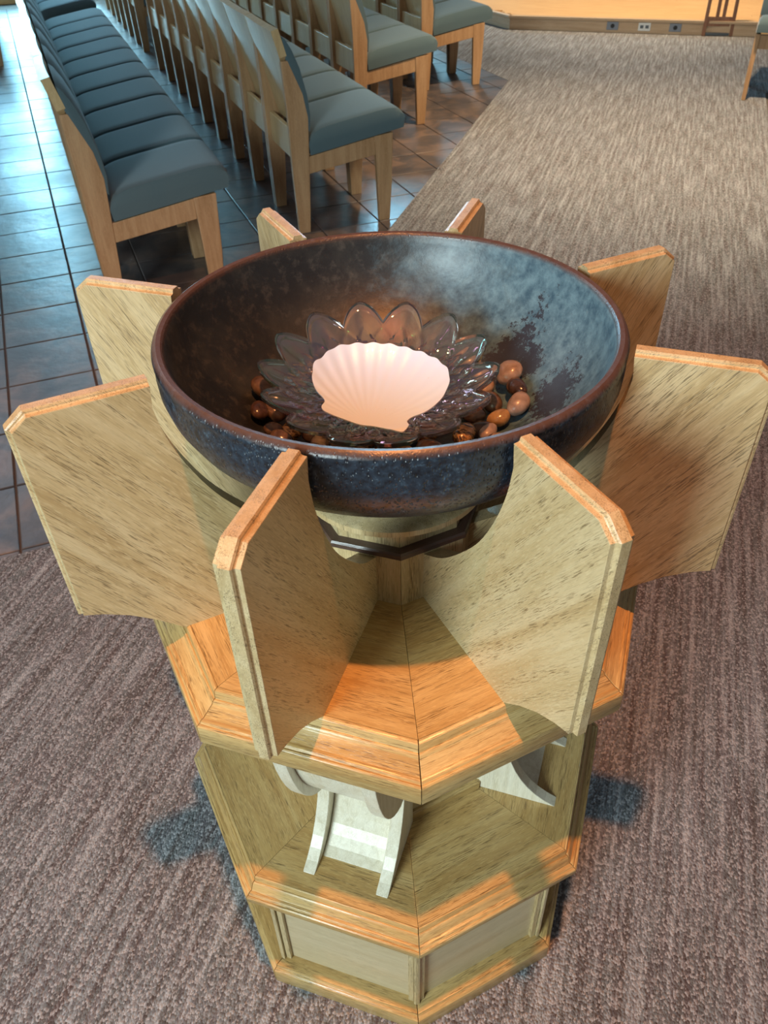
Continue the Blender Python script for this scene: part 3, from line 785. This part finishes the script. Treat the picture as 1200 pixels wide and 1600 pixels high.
# ------------------------------------------------------------ lotus glass dish
def lotus():
    N = 14; nu = N*16; prof = 15
    V, Fc = [], []
    def surf(u, s, side):
        ph = (u*N/(2*PI)) % 1.0; q = abs(ph-.5)*2            # 0 at petal tip line, 1 at the notch
        tip = 1.0-.17*q**1.75
        Rr = .152*tip
        r = .030+(Rr-.030)*s if s > 0 else 0
        rel = r/.152
        z = .006+.050*rel**1.9 + .006*(1-q)*max(0, s-.75)
        # petal ribs: raised outline that follows each petal, centre vein, inner petal row
        rib = 0
        e = 1-s
        rib += .0036*math.exp(-((e-.025)/.028)**2)
        ph2 = ((u*N/(2*PI))+.5) % 1.0; q2 = abs(ph2-.5)*2
        edge2 = .74-.30*q2**1.6
        rib += .0028*math.exp(-((rel-edge2)/.030)**2)
        edge3 = .46+.30*(1-q)**.9*1.0
        rib += .0020*math.exp(-((rel-edge3)/.022)**2)
        for c0 in (0.0, .33, -.33):
            cc = c0*(1-s*.7); pq = (ph-.5)*2
            rib += .0013*math.exp(-((pq-cc)/.10)**2)*min(1, max(0, (s-.25)*3))*(1-max(0, s-.85)/.15)
        if s <= 0: rib = 0
        return r, (z+rib+.0016 if side else z-.0016-rib*.3)
    for i in range(nu):
        u = 2*PI*i/nu
        for side in (1, 0):
            for k in range(prof*3+1):
                s = k/(prof*3)
                r, z = surf(u, s, side); V.append((r*math.cos(u), r*math.sin(u), z))
    m = prof*3+1; M2 = 2*m
    for i in range(nu):
        j = (i+1) % nu
        for side in (0, 1):
            for k in range(m-1):
                a, b = i*M2+side*m+k, j*M2+side*m+k
                Fc.append((a, b, b+1, a+1) if side == 0 else (a, a+1, b+1, b))
        Fc.append((i*M2+m-1, j*M2+m-1, j*M2+2*m-1, i*M2+2*m-1))
    # floors
    return V, Fc, [[i*M2 for i in range(nu)], [i*M2+m for i in range(nu)][::-1]]
V, Fc, caps = lotus(); Fc += [tuple(c) for c in caps]
# first ring sits at r=0: collapse handled by merging doubles
dish = mesh_obj('lotus_dish', V, Fc[:-2], M['glass'], None, smooth=True)
for p in dish.data.polygons: p.use_smooth = True
dish.location = (-.015, .012, 1.084); dish.rotation_euler = (R(4.2), R(-1.0), R(8)); dish.scale = (1.0, 1.04, 1.0)
tag(dish, 'clear iridescent lotus petal glass dish lying on the pebbles in the bowl', 'dish')

# ------------------------------------------------------------ scallop shell, hollow side down, hinge towards the camera
SH = [(-0.0955, 0.075), (-0.0945, 0.0885), (-0.0835, 0.1017), (-0.0702, 0.115), (-0.0539, 0.1215), (-0.033, 0.1246), (-0.0106, 0.1243), (0.0086, 0.1206), (0.029, 0.1124), (0.0476, 0.1016), (0.0642, 0.0851), (0.0716, 0.0673), (0.0698, 0.0503), (0.0619, 0.0321), (0.0496, 0.018), (0.0378, 0.0095), (0.0235, 0.0041), (0.0169, -0.0038), (0.0184, -0.0134), (0.0139, -0.0212), (0.0088, -0.0238), (-0.0053, -0.0187), (-0.0217, -0.0109), (-0.0383, -0.0074), (-0.0549, 0.0011), (-0.0716, 0.009), (-0.0815, 0.0148), (-0.0841, 0.0222), (-0.0816, 0.0294), (-0.0816, 0.0367), (-0.0903, 0.0482), (-0.0953, 0.0616)]
def scallop():
    hx, hy = -.0298, -.0020; n = len(SH); out = []
    for i in range(n):
        p0, p1, p2, p3 = [Vector(SH[(i+k-1) % n]) for k in range(4)]
        for k in range(10):
            t = k/10
            out.append(.5*((2*p1)+(p2-p0)*t+(2*p0-5*p1+4*p2-p3)*t*t+(3*p1-p0-3*p2+p3)*t**3))
    V, Fc = [], []; nv = 26; m = len(out); cx, cy = -.013, .060
    for side in (1, 0):
        for j in range(nv+1):
            s = j/nv
            for p in out:
                ang = math.atan2(p.y-hy, p.x-hx); fan = max(0, min(1, (ang-.15)/.35))*max(0, min(1, (2.75-ang)/.35)) if ang > 0 else 0
                rb_ = math.cos(ang*38)
                x = hx+(p.x-hx)*s; y = hy+(p.y-hy)*s
                d = math.hypot((x-cx)/.082, (y-cy)/.070)
                z = .015*min(d, 1.15)**2.2-.004*s*0 + fan*.00055*rb_*s*(.35+.65*s)
                sc_ = 1+fan*.006*rb_*s**4
                x = hx+(x-hx)*sc_; y = hy+(y-hy)*sc_
                V.append((x, y, z if side else z-.0022))
    L = (nv+1)*m
    for j in range(nv):
        for i in range(m):
            k = (i+1) % m
            Fc.append((j*m+i, j*m+k, (j+1)*m+k, (j+1)*m+i)); Fc.append((L+j*m+i, L+(j+1)*m+i, L+(j+1)*m+k, L+j*m+k))
    for i in range(m):
        k = (i+1) % m; Fc.append((nv*m+i, nv*m+k, L+nv*m+k, L+nv*m+i))
    return V, Fc
shell = mesh_obj('scallop_shell', *scallop(), M['shell'], None, smooth=True)
shell.location = (0, -.080, 1.109); shell.rotation_euler = (R(18), 0, 0)
tag(shell, 'pale pink and cream scallop shell lying in the glass dish', 'shell')
